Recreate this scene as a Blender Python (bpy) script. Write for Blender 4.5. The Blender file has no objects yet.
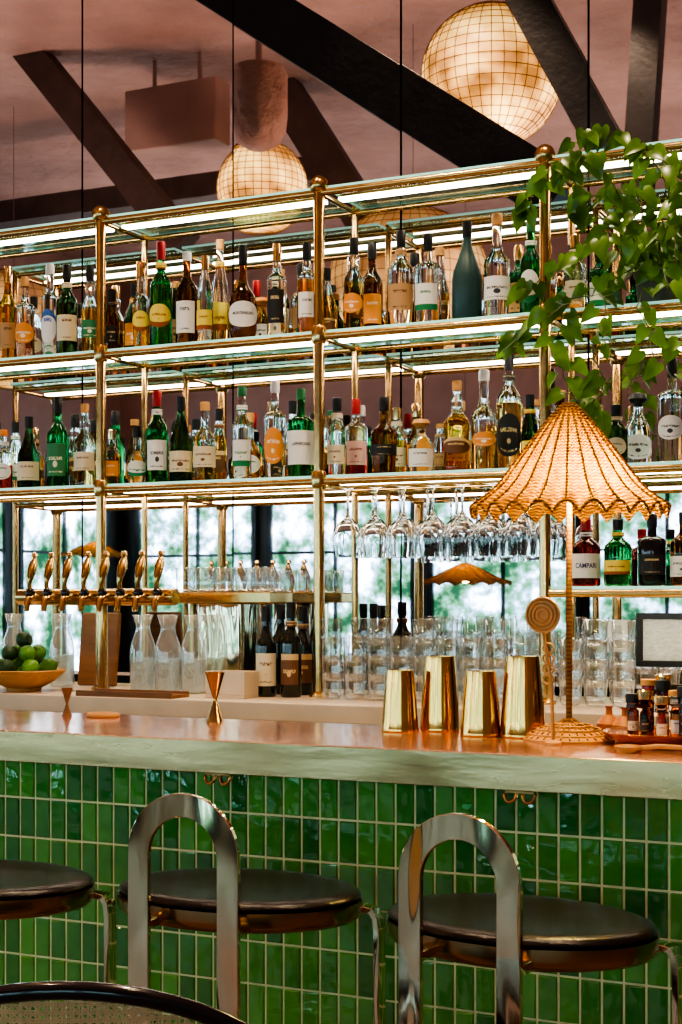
import bpy, bmesh, math, random
from mathutils import Vector, Matrix
random.seed(11)
R=random.random
def U(a,b): return a+(b-a)*random.random()
TH=math.radians(25.5); F=1480.0; HZ=600.0; CH=1.30
s_,c_=math.sin(TH),math.cos(TH)
YM=4.95
def XA(u,Y):
    k=(u-341)/F; return Y*(-s_+c_*k)/(c_+s_*k)
def ZA(u,v,Y):
    k=(u-341)/F; return CH+(HZ-v)/F*Y/(c_+s_*k)
def PT(u,v,Y): return Vector((XA(u,Y),Y,ZA(u,v,Y)))
def MP(u,v,Yv):
    p=PT(u,v,Yv); return Vector((p.x,2*YM-p.y,p.z))
COL=bpy.context.scene.collection
# ---------------------------------------------------------------- materials
def nmat(name):
    m=bpy.data.materials.new(name); m.use_nodes=True
    nt=m.node_tree; nt.nodes.clear()
    out=nt.nodes.new('ShaderNodeOutputMaterial'); return m,nt,out
def mth(nt,op,a,b=None,c=None):
    n=nt.nodes.new('ShaderNodeMath'); n.operation=op
    for i,x in enumerate((a,b,c)):
        if x is None: continue
        if isinstance(x,(int,float)): n.inputs[i].default_value=x
        else: nt.links.new(x,n.inputs[i])
    return n.outputs[0]
def mixc(nt,f,a,b):
    n=nt.nodes.new('ShaderNodeMix'); n.data_type='RGBA'
    for i,x in ((0,f),(6,a),(7,b)):
        if isinstance(x,(int,float)): n.inputs[i].default_value=x
        elif isinstance(x,(tuple,list)): n.inputs[i].default_value=(*x[:3],1)
        else: nt.links.new(x,n.inputs[i])
    return n.outputs[2]
def pbr(name,col,rough=.5,metal=0.,trans=0.,ior=1.45,emit=None,es=0.,bump=0.,bscale=40.,var=0.,vscale=6.,coat=0.,stretch=None,rvar=0.,bdist=.01,spec=.5):
    m,nt,out=nmat(name)
    p=nt.nodes.new('ShaderNodeBsdfPrincipled')
    nt.links.new(p.outputs[0],out.inputs[0])
    p.inputs['Base Color'].default_value=(*col,1); p.inputs['Roughness'].default_value=rough
    p.inputs['Metallic'].default_value=metal; p.inputs['IOR'].default_value=ior
    p.inputs['Transmission Weight'].default_value=trans
    p.inputs['Coat Weight'].default_value=coat
    p.inputs['Specular IOR Level'].default_value=spec
    if emit: p.inputs['Emission Color'].default_value=(*emit,1); p.inputs['Emission Strength'].default_value=es
    tc=nt.nodes.new('ShaderNodeTexCoord'); vec=tc.outputs['Object']
    if stretch:
        mp=nt.nodes.new('ShaderNodeMapping'); mp.inputs['Scale'].default_value=stretch
        nt.links.new(vec,mp.inputs[0]); vec=mp.outputs[0]
    if var>0 or rvar>0:
        n=nt.nodes.new('ShaderNodeTexNoise'); n.inputs['Scale'].default_value=vscale; n.inputs['Detail'].default_value=5
        nt.links.new(vec,n.inputs['Vector'])
        if var>0:
            a=tuple(max(0,x*(1-var)) for x in col); b=tuple(min(1,x*(1+var)) for x in col)
            nt.links.new(mixc(nt,n.outputs[0],a,b),p.inputs['Base Color'])
        if rvar>0:
            nt.links.new(mth(nt,'MAXIMUM',mth(nt,'MULTIPLY_ADD',n.outputs[0],rvar*2,rough-rvar),.0),p.inputs['Roughness'])
    if bump>0:
        n=nt.nodes.new('ShaderNodeTexNoise'); n.inputs['Scale'].default_value=bscale; n.inputs['Detail'].default_value=4 if bscale>8 else 1
        nt.links.new(vec,n.inputs['Vector'])
        b=nt.nodes.new('ShaderNodeBump'); b.inputs['Strength'].default_value=bump; b.inputs['Distance'].default_value=bdist
        nt.links.new(n.outputs[0],b.inputs['Height']); nt.links.new(b.outputs[0],p.inputs['Normal'])
    return m
def thin(name,tint=(.95,.98,.97),lo=.06,hi=.75,pw=2.5,milk=0.,rough=.03,edge=1.0):
    m,nt,out=nmat(name)
    lw=nt.nodes.new('ShaderNodeLayerWeight'); lw.inputs[0].default_value=.5
    fac=mth(nt,'MULTIPLY_ADD',mth(nt,'POWER',lw.outputs['Facing'],pw),hi,lo)
    tr=nt.nodes.new('ShaderNodeBsdfTransparent'); tr.inputs[0].default_value=(*tint,1)
    if edge<1:
        nt.links.new(mixc(nt,mth(nt,'POWER',lw.outputs['Facing'],3.0),tint,tuple(x*edge for x in tint)),tr.inputs[0])
    gl=nt.nodes.new('ShaderNodeBsdfGlossy'); gl.inputs['Roughness'].default_value=rough; gl.inputs[0].default_value=(.95,.97,.97,1)
    mx=nt.nodes.new('ShaderNodeMixShader'); nt.links.new(fac,mx.inputs[0])
    nt.links.new(tr.outputs[0],mx.inputs[1]); nt.links.new(gl.outputs[0],mx.inputs[2])
    o=mx.outputs[0]
    if milk>0:
        d=nt.nodes.new('ShaderNodeBsdfTranslucent'); d.inputs[0].default_value=(.93,.96,.96,1)
        d2=nt.nodes.new('ShaderNodeBsdfDiffuse'); d2.inputs[0].default_value=(.93,.96,.96,1)
        md=nt.nodes.new('ShaderNodeMixShader'); nt.links.new(d.outputs[0],md.inputs[1]); nt.links.new(d2.outputs[0],md.inputs[2])
        n=nt.nodes.new('ShaderNodeTexNoise'); n.inputs['Scale'].default_value=30
        m2=nt.nodes.new('ShaderNodeMixShader'); nt.links.new(mth(nt,'MULTIPLY',n.outputs[0],milk*2),m2.inputs[0])
        nt.links.new(o,m2.inputs[1]); nt.links.new(md.outputs[0],m2.inputs[2]); o=m2.outputs[0]
    nt.links.new(o,out.inputs[0]); return m
def emis(name,col,st,noise=0.):
    m,nt,out=nmat(name); e=nt.nodes.new('ShaderNodeEmission')
    e.inputs[0].default_value=(*col,1); e.inputs[1].default_value=st
    if noise>0:
        n=nt.nodes.new('ShaderNodeTexNoise'); n.inputs['Scale'].default_value=7
        tc=nt.nodes.new('ShaderNodeTexCoord'); nt.links.new(tc.outputs['Object'],n.inputs['Vector'])
        nt.links.new(mth(nt,'MULTIPLY_ADD',n.outputs[0],st*noise*2,st*(1-noise)),e.inputs[1])
    nt.links.new(e.outputs[0],out.inputs[0]); return m

PLASTER=pbr('pink_plaster',(.50,.34,.31),.85,var=.3,vscale=2.5,bump=.5,bscale=14)
CEILP=pbr('ceiling_plaster',(.54,.345,.305),.9,var=.55,vscale=1.3,bump=1.0,bscale=9,bdist=.05)
FLOORM=pbr('terracotta_floor',(.22,.12,.08),.45,var=.3,vscale=3,bump=.1)
DARKTRIM=pbr('grey_green_trim',(.07,.075,.075),.5,var=.3,vscale=3)
DARKWALL=pbr('dark_backing_wall',(.03,.025,.025),.7,var=.3,vscale=3)
DARKWOOD=pbr('dark_beam_wood',(.040,.042,.048),.45,var=.5,vscale=8,bump=.3,bscale=30)
BROWNWOOD=pbr('brown_beam_wood',(.12,.080,.072),.6,var=.4,vscale=8,bump=.3,bscale=30)
BRASS=pbr('aged_brass',(.62,.41,.18),.20,1.,rvar=.10,vscale=20,var=.3)
BRASSL=pbr('pale_brass',(.84,.62,.32),.14,1.,rvar=.05,vscale=20,var=.1)
TAPM=pbr('aged_bronze_tap',(.50,.34,.14),.20,1.,rvar=.08,vscale=20,var=.3)
GOLDCUP=pbr('polished_gold',(.80,.45,.13),.13,1.,rvar=.03,vscale=12,var=.1)
STEEL=pbr('champagne_steel',(.80,.67,.47),.075,1.,rvar=.03,vscale=7,var=.15,bump=.55,bscale=5,bdist=.045,stretch=(2,2,.5))
BRONZE=pbr('bronze_seat_rim',(.40,.28,.145),.18,1.,rvar=.06,vscale=9,var=.2)
COPPER=pbr('pink_copper_top',(.93,.56,.43),.17,.8,rvar=.08,vscale=7,var=.10,bump=.04,bscale=5)
FASCIA=pbr('worn_brushed_brass_edge',(.78,.54,.30),.24,1.,rvar=.18,vscale=4,var=.40,bump=.06,bscale=12,stretch=(.6,1,3))
MARBLE=pbr('cream_stone',(.66,.54,.40),.35,var=.2,vscale=7)
DARKM=pbr('dark_cabinet',(.03,.025,.02),.5,var=.3)
LEATHER=pbr('black_leather',(.014,.009,.007),.27,bump=.10,bscale=120,var=.3,spec=.38)
BLACKP=pbr('black_lacquer',(.012,.008,.008),.18,var=.2,coat=.5)
BLACKM=pbr('black_plastic',(.015,.015,.015),.4,var=.2)
CANE=pbr('natural_cane',(.62,.40,.20),.6,var=.3,vscale=60)
WOODB=pbr('warm_wood',(.24,.11,.045),.45,var=.4,vscale=9,stretch=(1,6,6))
LIGHTWOOD=pbr('light_wood',(.60,.31,.11),.5,var=.25,vscale=9,stretch=(1,6,6))
WHITEC=pbr('white_ceramic',(.75,.73,.70),.3,var=.05)
LIME=pbr('lime_skin',(.12,.32,.03),.35,var=.4,vscale=20,bump=.2,bscale=150)
LIMED=pbr('dark_avocado_skin',(.025,.07,.02),.4,var=.4,vscale=20,bump=.2,bscale=150)
LED=emis('led_strip_light',(1,.86,.70),20,.05)
GLASSW=pbr('crystal_stemware',(.98,.99,.99),.0,trans=1.,ior=1.5,var=.01)
GLASST=thin('clear_tumbler_glass',(.98,.99,.985),.12,.9,1.8,edge=.15,rough=.01)
CARAFE=thin('misted_carafe_glass',(.97,.99,.99),.10,.8,1.8,milk=.14,edge=.3)
SHELFG=thin('shelf_glass',(.74,.93,.86),.10,.75,2.5,rough=.02)
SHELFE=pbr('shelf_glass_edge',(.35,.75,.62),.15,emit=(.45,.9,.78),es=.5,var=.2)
MIRM=pbr('smoky_antique_mirror',(.72,.67,.67),.016,1.,rvar=.010,vscale=3,var=.16)
def tilemat():
    m,nt,out=nmat('glazed_green_tile'); p=nt.nodes.new('ShaderNodeBsdfPrincipled'); nt.links.new(p.outputs[0],out.inputs[0])
    at=nt.nodes.new('ShaderNodeAttribute'); at.attribute_name='tint'
    tc=nt.nodes.new('ShaderNodeTexCoord')
    n=nt.nodes.new('ShaderNodeTexNoise'); n.inputs['Scale'].default_value=22; n.inputs['Detail'].default_value=3
    nt.links.new(tc.outputs['Object'],n.inputs['Vector'])
    f=mth(nt,'MULTIPLY_ADD',n.outputs[0],.5,mth(nt,'MULTIPLY',at.outputs['Fac'],.65))
    n3=nt.nodes.new('ShaderNodeTexNoise'); n3.inputs['Scale'].default_value=1.6; nt.links.new(tc.outputs['Object'],n3.inputs['Vector'])
    lo_=mixc(nt,n3.outputs[0],(.008,.115,.016),(.005,.10,.045))
    nt.links.new(mixc(nt,mth(nt,'MINIMUM',f,1.),lo_,(.12,.42,.052)),p.inputs['Base Color'])
    p.inputs['Roughness'].default_value=.05; p.inputs['Coat Weight'].default_value=1.; p.inputs['Coat Roughness'].default_value=.02
    b=nt.nodes.new('ShaderNodeBump'); b.inputs['Strength'].default_value=.5; b.inputs['Distance'].default_value=.005
    n2=nt.nodes.new('ShaderNodeTexNoise'); n2.inputs['Scale'].default_value=24; n2.inputs['Detail'].default_value=1
    nt.links.new(tc.outputs['Object'],n2.inputs['Vector'])
    nt.links.new(n2.outputs[0],b.inputs['Height']); nt.links.new(b.outputs[0],p.inputs['Normal']); nt.links.new(b.outputs[0],p.inputs['Coat Normal']); return m
TILE=tilemat()
GROUT=pbr('pale_gold_grout',(.82,.79,.42),.8,var=.15,vscale=30)
def bg(name,col,rough=.02): return pbr(name,col,rough,trans=1.,ior=1.38,var=.02)
G={'clear':bg('clear_glass',(.97,.99,.98)),'amber':bg('amber_spirit',(.92,.42,.07)),'gold':bg('golden_spirit',(.97,.72,.25)),
 'brown':bg('brown_glass',(.26,.09,.02)),'green':bg('green_glass',(.04,.36,.10)),'dkgreen':bg('dark_green_glass',(.05,.14,.05)),
 'red':bg('red_spirit',(.70,.05,.02)),'yellow':bg('yellow_liqueur',(.95,.85,.15)),'rose':bg('rose_spirit',(.95,.60,.48)),
 'black':pbr('near_black_glass',(.015,.012,.012),.08,coat=.5,var=.1),'teal':pbr('matte_teal_glass',(.035,.085,.085),.35,var=.1),
 'dkred':bg('dark_red_glass',(.25,.02,.015)),'wine':pbr('wine_bottle_glass',(.012,.018,.012),.07,coat=.5,var=.1)}
CAPS={'black':BLACKM,'gold':BRASSL,'white':WHITEC,'wood':LIGHTWOOD,'red':pbr('red_cap',(.4,.02,.02),.4,var=.1),'green':pbr('green_cap',(.03,.20,.07),.4,var=.1),'orange':pbr('orange_cap',(.8,.25,.03),.4,var=.1)}
def labmat(name,base,ink,style=0):
    m,nt,out=nmat(name); p=nt.nodes.new('ShaderNodeBsdfPrincipled'); nt.links.new(p.outputs[0],out.inputs[0]); p.inputs['Roughness'].default_value=.55
    uv=nt.nodes.new('ShaderNodeUVMap'); sp=nt.nodes.new('ShaderNodeSeparateXYZ'); nt.links.new(uv.outputs[0],sp.inputs[0])
    x,y=sp.outputs[0],sp.outputs[1]
    oi=nt.nodes.new('ShaderNodeObjectInfo'); rnd=oi.outputs['Random']
    mp=nt.nodes.new('ShaderNodeMapping'); mp.inputs['Scale'].default_value=(30,14,1); nt.links.new(uv.outputs[0],mp.inputs[0])
    cx=nt.nodes.new('ShaderNodeCombineXYZ'); nt.links.new(mth(nt,'MULTIPLY',rnd,90.),cx.inputs[0]); nt.links.new(mth(nt,'MULTIPLY',rnd,37.),cx.inputs[1]); nt.links.new(cx.outputs[0],mp.inputs['Location'])
    n=nt.nodes.new('ShaderNodeTexNoise'); n.inputs['Scale'].default_value=1.0; n.inputs['Detail'].default_value=1; nt.links.new(mp.outputs[0],n.inputs['Vector'])
    wob=mth(nt,'MULTIPLY',mth(nt,'SUBTRACT',rnd,.5),.3)
    y2=mth(nt,'ADD',y,wob)
    xin=mth(nt,'LESS_THAN',mth(nt,'ABSOLUTE',mth(nt,'SUBTRACT',x,.5)),mth(nt,'MULTIPLY_ADD',rnd,.15,.2))
    def band(a,b,yy=None):
        yy=y if yy is None else yy
        return mth(nt,'MULTIPLY',mth(nt,'GREATER_THAN',yy,a),mth(nt,'LESS_THAN',yy,b))
    if style==0:
        t=mth(nt,'MULTIPLY',mth(nt,'MULTIPLY',band(.60,.70,y2),xin),mth(nt,'GREATER_THAN',n.outputs[0],.47))
        t2=mth(nt,'MULTIPLY',mth(nt,'MULTIPLY',band(.10,.15),xin),mth(nt,'GREATER_THAN',n.outputs[0],.5))
    elif style==1:
        t=band(.0,.22); t2=mth(nt,'MULTIPLY',mth(nt,'MULTIPLY',band(.50,.60,y2),xin),mth(nt,'GREATER_THAN',n.outputs[0],.47))
    else:
        t=band(.80,1.0); t2=mth(nt,'MULTIPLY',mth(nt,'MULTIPLY',band(.5,.62,y2),xin),mth(nt,'GREATER_THAN',n.outputs[0],.46))
    d=mth(nt,'ADD',mth(nt,'POWER',mth(nt,'SUBTRACT',x,.5),2),mth(nt,'MULTIPLY',mth(nt,'POWER',mth(nt,'SUBTRACT',y,.36),2),1.0))
    e=mth(nt,'LESS_THAN',d,mth(nt,'MULTIPLY',mth(nt,'MAXIMUM',mth(nt,'SUBTRACT',rnd,.4),0.),.022 if style!=1 else .004))
    f=mth(nt,'MINIMUM',mth(nt,'ADD',mth(nt,'ADD',t,t2),e),1.0)
    nt.links.new(mixc(nt,f,base,ink),p.inputs['Base Color']); return m
L={'cream':labmat('cream_label',(.76,.66,.46),(.18,.08,.03),0),'white':labmat('white_label',(.86,.84,.80),(.05,.05,.06),0),
 'whiteg':labmat('white_green_label',(.82,.82,.76),(.02,.22,.08),1),'whiteb':labmat('white_blue_label',(.82,.84,.86),(.05,.15,.45),2),
 'yellow':labmat('yellow_label',(.88,.70,.12),(.35,.10,.02),1),'black':labmat('black_label',(.02,.02,.02),(.65,.50,.25),0),
 'orange':labmat('orange_label',(.82,.32,.06),(.9,.8,.6),0),'green':labmat('green_label',(.04,.22,.09),(.8,.8,.6),0),
 'red':labmat('red_label',(.55,.04,.04),(.85,.8,.7),2),'tan':labmat('tan_label',(.50,.30,.14),(.1,.04,.02),0),'pink':labmat('pink_label',(.72,.40,.34),(.3,.05,.05),0),
 'brown':labmat('brown_label',(.16,.07,.03),(.7,.5,.25),2)}
# ---------------------------------------------------------------- mesh helpers
def fin(name,bm,mats,parent=None,loc=(0,0,0),rot=(0,0,0),smooth=40,recalc=True):
    if recalc: bmesh.ops.recalc_face_normals(bm,faces=bm.faces[:])
    me=bpy.data.meshes.new(name); bm.to_mesh(me); bm.free()
    for m in (mats if isinstance(mats,(list,tuple)) else [mats]): me.materials.append(m)
    if smooth:
        me.polygons.foreach_set('use_smooth',[True]*len(me.polygons))
        me.set_sharp_from_angle(angle=math.radians(smooth))
    o=bpy.data.objects.new(name,me); COL.objects.link(o); o.location=loc; o.rotation_euler=rot
    if parent: o.parent=parent
    return o
def tag(o,label,cat,group=None,kind=None):
    o['label']=label; o['category']=cat
    if group: o['group']=group
    if kind: o['kind']=kind
    return o
def thing(name,label,cat,loc=(0,0,0),rotz=0.,group=None):
    o=bpy.data.objects.new(name,None); o.empty_display_size=.05; COL.objects.link(o); o.location=loc; o.rotation_euler=(0,0,rotz)
    return tag(o,label,cat,group)
def addlathe(bm,prof,seg=24,mi=None,off=(0,0,0)):
    rings=[]
    for r,z in prof:
        if r<1e-6: rings.append([bm.verts.new((off[0],off[1],z+off[2]))])
        else: rings.append([bm.verts.new((off[0]+r*math.cos(2*math.pi*i/seg),off[1]+r*math.sin(2*math.pi*i/seg),z+off[2])) for i in range(seg)])
    for j in range(len(rings)-1):
        a,b=rings[j],rings[j+1]; m=mi[j] if mi else 0
        if len(a)==1 and len(b)==1: continue
        for i in range(seg):
            k=(i+1)%seg
            if len(a)==1: f=bm.faces.new((a[0],b[i],b[k]))
            elif len(b)==1: f=bm.faces.new((a[i],a[k],b[0]))
            else: f=bm.faces.new((a[i],a[k],b[k],b[i]))
            f.material_index=m
def lathe(name,prof,mats,parent=None,loc=(0,0,0),seg=24,mi=None,rot=(0,0,0),smooth=40,sy=1.):
    bm=bmesh.new(); addlathe(bm,prof,seg,mi)
    if sy!=1.:
        for v in bm.verts: v.co.y*=sy
    return fin(name,bm,mats,parent,loc,rot,smooth)
def addbox(bm,a,b,bev=0.):
    r=bmesh.ops.create_cube(bm,size=1.0); vs=r['verts']
    for v in vs:
        v.co=Vector([a[i]+(v.co[i]+.5)*(b[i]-a[i]) for i in range(3)])
    if bev>0:
        es=list({e for v in vs for e in v.link_edges})
        bmesh.ops.bevel(bm,geom=es,offset=bev,segments=2,affect='EDGES',profile=.5)
def boxes(name,lst,mat,parent=None,bev=0.,loc=(0,0,0),rot=(0,0,0)):
    bm=bmesh.new()
    for a,b in lst: addbox(bm,a,b,bev)
    return fin(name,bm,mat,parent,loc,rot,smooth=0)
def addsweep(bm,pts,rad,seg=8,closed=False,rect=None,up=None):
    pts=[Vector(p) for p in pts]; n=len(pts); rings=[]
    prev=None
    for i,p in enumerate(pts):
        if closed: t=(pts[(i+1)%n]-pts[i-1]).normalized()
        else: t=((pts[min(i+1,n-1)]-pts[max(i-1,0)])).normalized()
        if up is not None: a=Vector(up); nn=(a-t*a.dot(t)).normalized()
        elif prev is None:
            a=Vector((0,0,1)) if abs(t.z)<.9 else Vector((1,0,0)); nn=(a-t*a.dot(t)).normalized()
        else: nn=(prev-t*prev.dot(t)).normalized()
        prev=nn; b=t.cross(nn)
        r=rad[i] if isinstance(rad,(list,tuple)) else rad
        if rect:
            q=.0012; w_,h_=rect[0]/2,rect[1]/2
            offs=[nn*x+b*y for x,y in ((w_,h_-q),(w_-q,h_),(-w_+q,h_),(-w_,h_-q),(-w_,-h_+q),(-w_+q,-h_),(w_-q,-h_),(w_,-h_+q))]
        else: offs=[nn*r*math.cos(2*math.pi*k/seg)+b*r*math.sin(2*math.pi*k/seg) for k in range(seg)]
        rings.append([bm.verts.new(p+o) for o in offs])
    m=len(rings[0])
    for i in range(n if closed else n-1):
        a=rings[i]; b=rings[(i+1)%n]
        for k in range(m):
            l=(k+1)%m; bm.faces.new((a[k],a[l],b[l],b[k]))
    if not closed:
        bm.faces.new(rings[0][::-1]); bm.faces.new(rings[-1])
def tube(name,pts,rad,mat,parent=None,seg=10,closed=False,loc=(0,0,0),rect=None,up=None,rot=(0,0,0)):
    bm=bmesh.new(); addsweep(bm,pts,rad,seg,closed,rect,up); return fin(name,bm,mat,parent,loc,rot,smooth=50)
def copytree(src,loc,rotz=None):
    n=src.copy(); COL.objects.link(n); n.location=loc
    if rotz is not None: n.rotation_euler=(0,0,rotz)
    def rec(a,b):
        for ch in a.children:
            c=ch.copy(); c.parent=b; COL.objects.link(c); rec(ch,c)
    rec(src,n); return n
# ---------------------------------------------------------------- room
XL,XR,YF,YB,ZC=-9.5,3.2,-4.2,5.0,5.0
def struct(name,a,b,mat,label):
    return tag(boxes(name,[(a,b)],mat),label,name.split('_')[0],kind='structure')
struct('floor',(XL,YF,-.1),(XR,YB,0),FLOORM,'terracotta coloured floor')
struct('ceiling',(XL,YF,ZC),(XR,YB,ZC+.1),CEILP,'rough pink plaster ceiling')
struct('wall_back',(XL,YB,0),(XR,YB+.1,ZC),DARKWALL,'dark wall behind the mirrors')
struct('wall_front',(XL,YF-.1,0),(XR,YF,ZC),PLASTER,'pink plaster wall with tall windows')
struct('wall_left',(XL-.1,YF,0),(XL,YB,ZC),PLASTER,'pink plaster side wall with windows')
struct('wall_right',(XR,YF,0),(XR+.1,YB,ZC),PLASTER,'pink plaster side wall')
struct('trim_1',(XL+.02,YF,0),(XR,YF+.02,2.56),DARKTRIM,'dark painted panelling around the windows')
struct('trim_2',(XL,YF+.02,0),(XL+.02,YB,2.56),DARKTRIM,'dark painted panelling around the windows')
def panemat():
    m,nt,out=nmat('daylight_garden_pane'); e=nt.nodes.new('ShaderNodeEmission'); nt.links.new(e.outputs[0],out.inputs[0])
    tc=nt.nodes.new('ShaderNodeTexCoord'); n=nt.nodes.new('ShaderNodeTexNoise'); n.inputs['Scale'].default_value=2.6; n.inputs['Detail'].default_value=12; n.inputs['Roughness'].default_value=.68
    oi=nt.nodes.new('ShaderNodeObjectInfo'); va=nt.nodes.new('ShaderNodeVectorMath'); va.operation='ADD'
    cx=nt.nodes.new('ShaderNodeCombineXYZ'); nt.links.new(mth(nt,'MULTIPLY',oi.outputs['Random'],50.),cx.inputs[0]); nt.links.new(tc.outputs['Object'],va.inputs[0]); nt.links.new(cx.outputs[0],va.inputs[1])
    nt.links.new(va.outputs[0],n.inputs['Vector'])
    sp=nt.nodes.new('ShaderNodeSeparateXYZ'); nt.links.new(tc.outputs['Object'],sp.inputs[0])
    f=mth(nt,'ADD',n.outputs[0],mth(nt,'MULTIPLY_ADD',sp.outputs[2],.03,-.06))
    cr=nt.nodes.new('ShaderNodeValToRGB'); nt.links.new(f,cr.inputs[0])
    el=cr.color_ramp.elements; el[0].position=.40; el[0].color=(.006,.025,.014,1); el[1].position=.62; el[1].color=(.85,.95,1,1)
    x=el.new(.455); x.color=(.03,.09,.05,1); x=el.new(.495); x.color=(.07,.13,.16,1); x=el.new(.545); x.color=(.22,.34,.46,1)
    nt.links.new(cr.outputs[0],e.inputs[0]); e.inputs[1].default_value=14; return m
PANE=panemat()
wn=0
def window(cx,cy,w,z0,z1,axis):
    global wn; wn+=1
    t=.06
    def bx(a0,a1,b0,b1,d=.05):
        if axis=='x': return ((a0,-.0,b0),(a1,d,b1))
        return ((0,a0,b0),(d,a1,b1))
    fr=[bx(-w/2,w/2,z0-t,z0),bx(-w/2,w/2,z1,z1+t),bx(-w/2-t,-w/2,z0-t,z1+t),bx(w/2,w/2+t,z0-t,z1+t),bx(-.018,.018,z0,z1,.04),bx(-w/2,w/2,z0+(z1-z0)*.7-.015,z0+(z1-z0)*.7+.015,.04)]
    o=tag(boxes('window_%d'%wn,fr,BLACKM,loc=(cx,cy,0)),'black framed tall window with daylight and garden','window',kind='structure')
    boxes('window_pane',[bx(-w/2,w/2,z0,z1,.01)],PANE,parent=o)
for i in range(7): window(-8.45+i*1.75,YF+.022,1.5,.35,2.42,'x')
for cy in (-3.1,-1.35,.4,2.15,3.9): window(XL+.022,cy,1.45,.35,2.42,'y')
x0=-3.52-.7*3
for i in range(10):
    a=x0+.7*i
    o=boxes('mirror_panel',[((-.3462,-.004,.0),(.3462,.004,3.9))],MIRM,loc=(a+.35,YM+.004,1.0),rot=(math.radians(U(-.05,.05)),0,math.radians(U(-.3,.3))))
    tag(o,'tall frameless smoky mirror panel fixed to the wall','mirror',group='mirror panels on the back wall')
def beam(name,p1,p2,w,d,mat,label):
    p1=Vector(p1);p2=Vector(p2); bm=bmesh.new(); addsweep(bm,[p1,p2],.1,rect=(w,d),up=(p2-p1).normalized().cross(Vector((0,1,0))))
    return tag(fin(name,bm,mat,smooth=30),label,'beam',group='roof timbers')
def mbeam(u1,v1,u2,v2,Yv,wpx,mat,label):
    p1=MP(u1,v1,Yv);p2=MP(u2,v2,Yv)
    d=(p1-p2).normalized()
    if p1.z<ZC: p1=p1+d*((ZC+.02-p1.z)/max(d.z,.2))
    beam('roof_beam',p1,p2,wpx*Yv/.9/F,.14,mat,label)
mbeam(245,0,560,198,6.6,52,DARKWOOD,'black diagonal timber roof brace')
mbeam(-10,0,185,245,8.2,32,BROWNWOOD,'dark brown diagonal roof brace')
mbeam(262,50,385,245,9.4,36,BROWNWOOD,'dark brown diagonal roof brace')
mbeam(522,-10,610,150,7.0,36,DARKWOOD,'black diagonal roof brace')
mbeam(655,-10,642,190,8.6,26,DARKWOOD,'black upright roof post')
p=MP(-160,195,9.9);q=MP(330,195,9.9); zz=MP(90,203,9.9).z
beam('roof_beam',(p.x,p.y,zz),(q.x,p.y,zz),.18,.18,BROWNWOOD,'dark brown horizontal tie beam')
p=MP(177,118,8.6)
bx=thing('ceiling_vent_box','pale pink boxed ventilation unit hung from the ceiling','vent',(p.x,p.y,p.z))
boxes('box_body',[((-.36,-.10,-.21),(.36,.10,.21))],PLASTER,bx,.01)
for sx in (-1,1): boxes('hanger',[((sx*.18-.01,-.01,.21),(sx*.18+.01,.01,ZC-p.z))],PLASTER,bx)
p=MP(262,108,7.4)
dr=thing('ceiling_vent_cowl','pale pink rounded plaster cowl hung from the ceiling','vent',p)
lathe('cowl_body',[(0,-.24),(.06,-.235),(.12,-.20),(.155,-.13),(.165,-.05),(.165,.18),(.15,.22),(0,.23)],CEILP,dr,seg=32)
tube('hanger',[(0,0,.22),(0,0,ZC-p.z)],.02,PLASTER,dr,8)
def capizmat(name,st):
    m,nt,out=nmat(name); p=nt.nodes.new('ShaderNodeBsdfPrincipled'); nt.links.new(p.outputs[0],out.inputs[0])
    tc=nt.nodes.new('ShaderNodeTexCoord'); n=nt.nodes.new('ShaderNodeTexNoise'); n.inputs['Scale'].default_value=4.5; nt.links.new(tc.outputs['Object'],n.inputs['Vector'])
    p.inputs['Base Color'].default_value=(.70,.52,.34,1); p.inputs['Roughness'].default_value=.35
    sp=nt.nodes.new('ShaderNodeSeparateXYZ'); nt.links.new(tc.outputs['Object'],sp.inputs[0])
    g=mth(nt,'MAXIMUM',mth(nt,'MULTIPLY_ADD',sp.outputs[2],-1.6,.8),.2)
    nf=mth(nt,'MAXIMUM',mth(nt,'MULTIPLY_ADD',n.outputs[0],3.5,-1.2),0.05)
    nt.links.new(mixc(nt,mth(nt,'MINIMUM',nf,1.),(1,.42,.08),(1,.64,.20)),p.inputs['Emission Color'])
    nt.links.new(mth(nt,'MULTIPLY',mth(nt,'MULTIPLY_ADD',nf,1.0,.25),mth(nt,'MULTIPLY',g,st)),p.inputs['Emission Strength']); return m
CAP1=capizmat('lit_capiz_shell',2.8); CAP2=capizmat('dim_capiz_shell',.9)
GRIDM=pbr('capiz_wire_grid',(.30,.18,.09),.5,var=.2)
CORDM=pbr('mauve_fabric_cord',(.22,.15,.14),.8,var=.2)
def globe(u,v,rpx,D,mat,lab):
    t=D*F/(2*rpx); k=(u-341)/F; Yv=t*(c_+s_*k); p=MP(u,v,Yv)
    e=thing('pendant_lamp',lab,'lamp',p,group='capiz globe pendants')
    bm=bmesh.new(); bmesh.ops.create_uvsphere(bm,u_segments=36,v_segments=22,radius=D/2); fin('globe_shade',bm,mat,e)
    bm=bmesh.new(); bmesh.ops.create_uvsphere(bm,u_segments=36,v_segments=22,radius=D/2+.002); g=fin('shade_grid',bm,GRIDM,e)
    w=g.modifiers.new('w','WIREFRAME'); w.thickness=.0045
    tube('cord',[(0,0,D/2),(0,0,ZC-p.z)],.0025,CORDM,e,6)
globe(489,76,70,.74,CAP1,'round capiz shell globe pendant lamp glowing warm')
globe(264,188,47,.6,CAP1,'round capiz shell globe pendant lamp glowing warm')
globe(410,285,78,1.0,CAP2,'large dim capiz shell globe pendant lamp')
globe(15,330,60,.9,CAP2,'large dim capiz shell globe pendant lamp')
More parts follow.
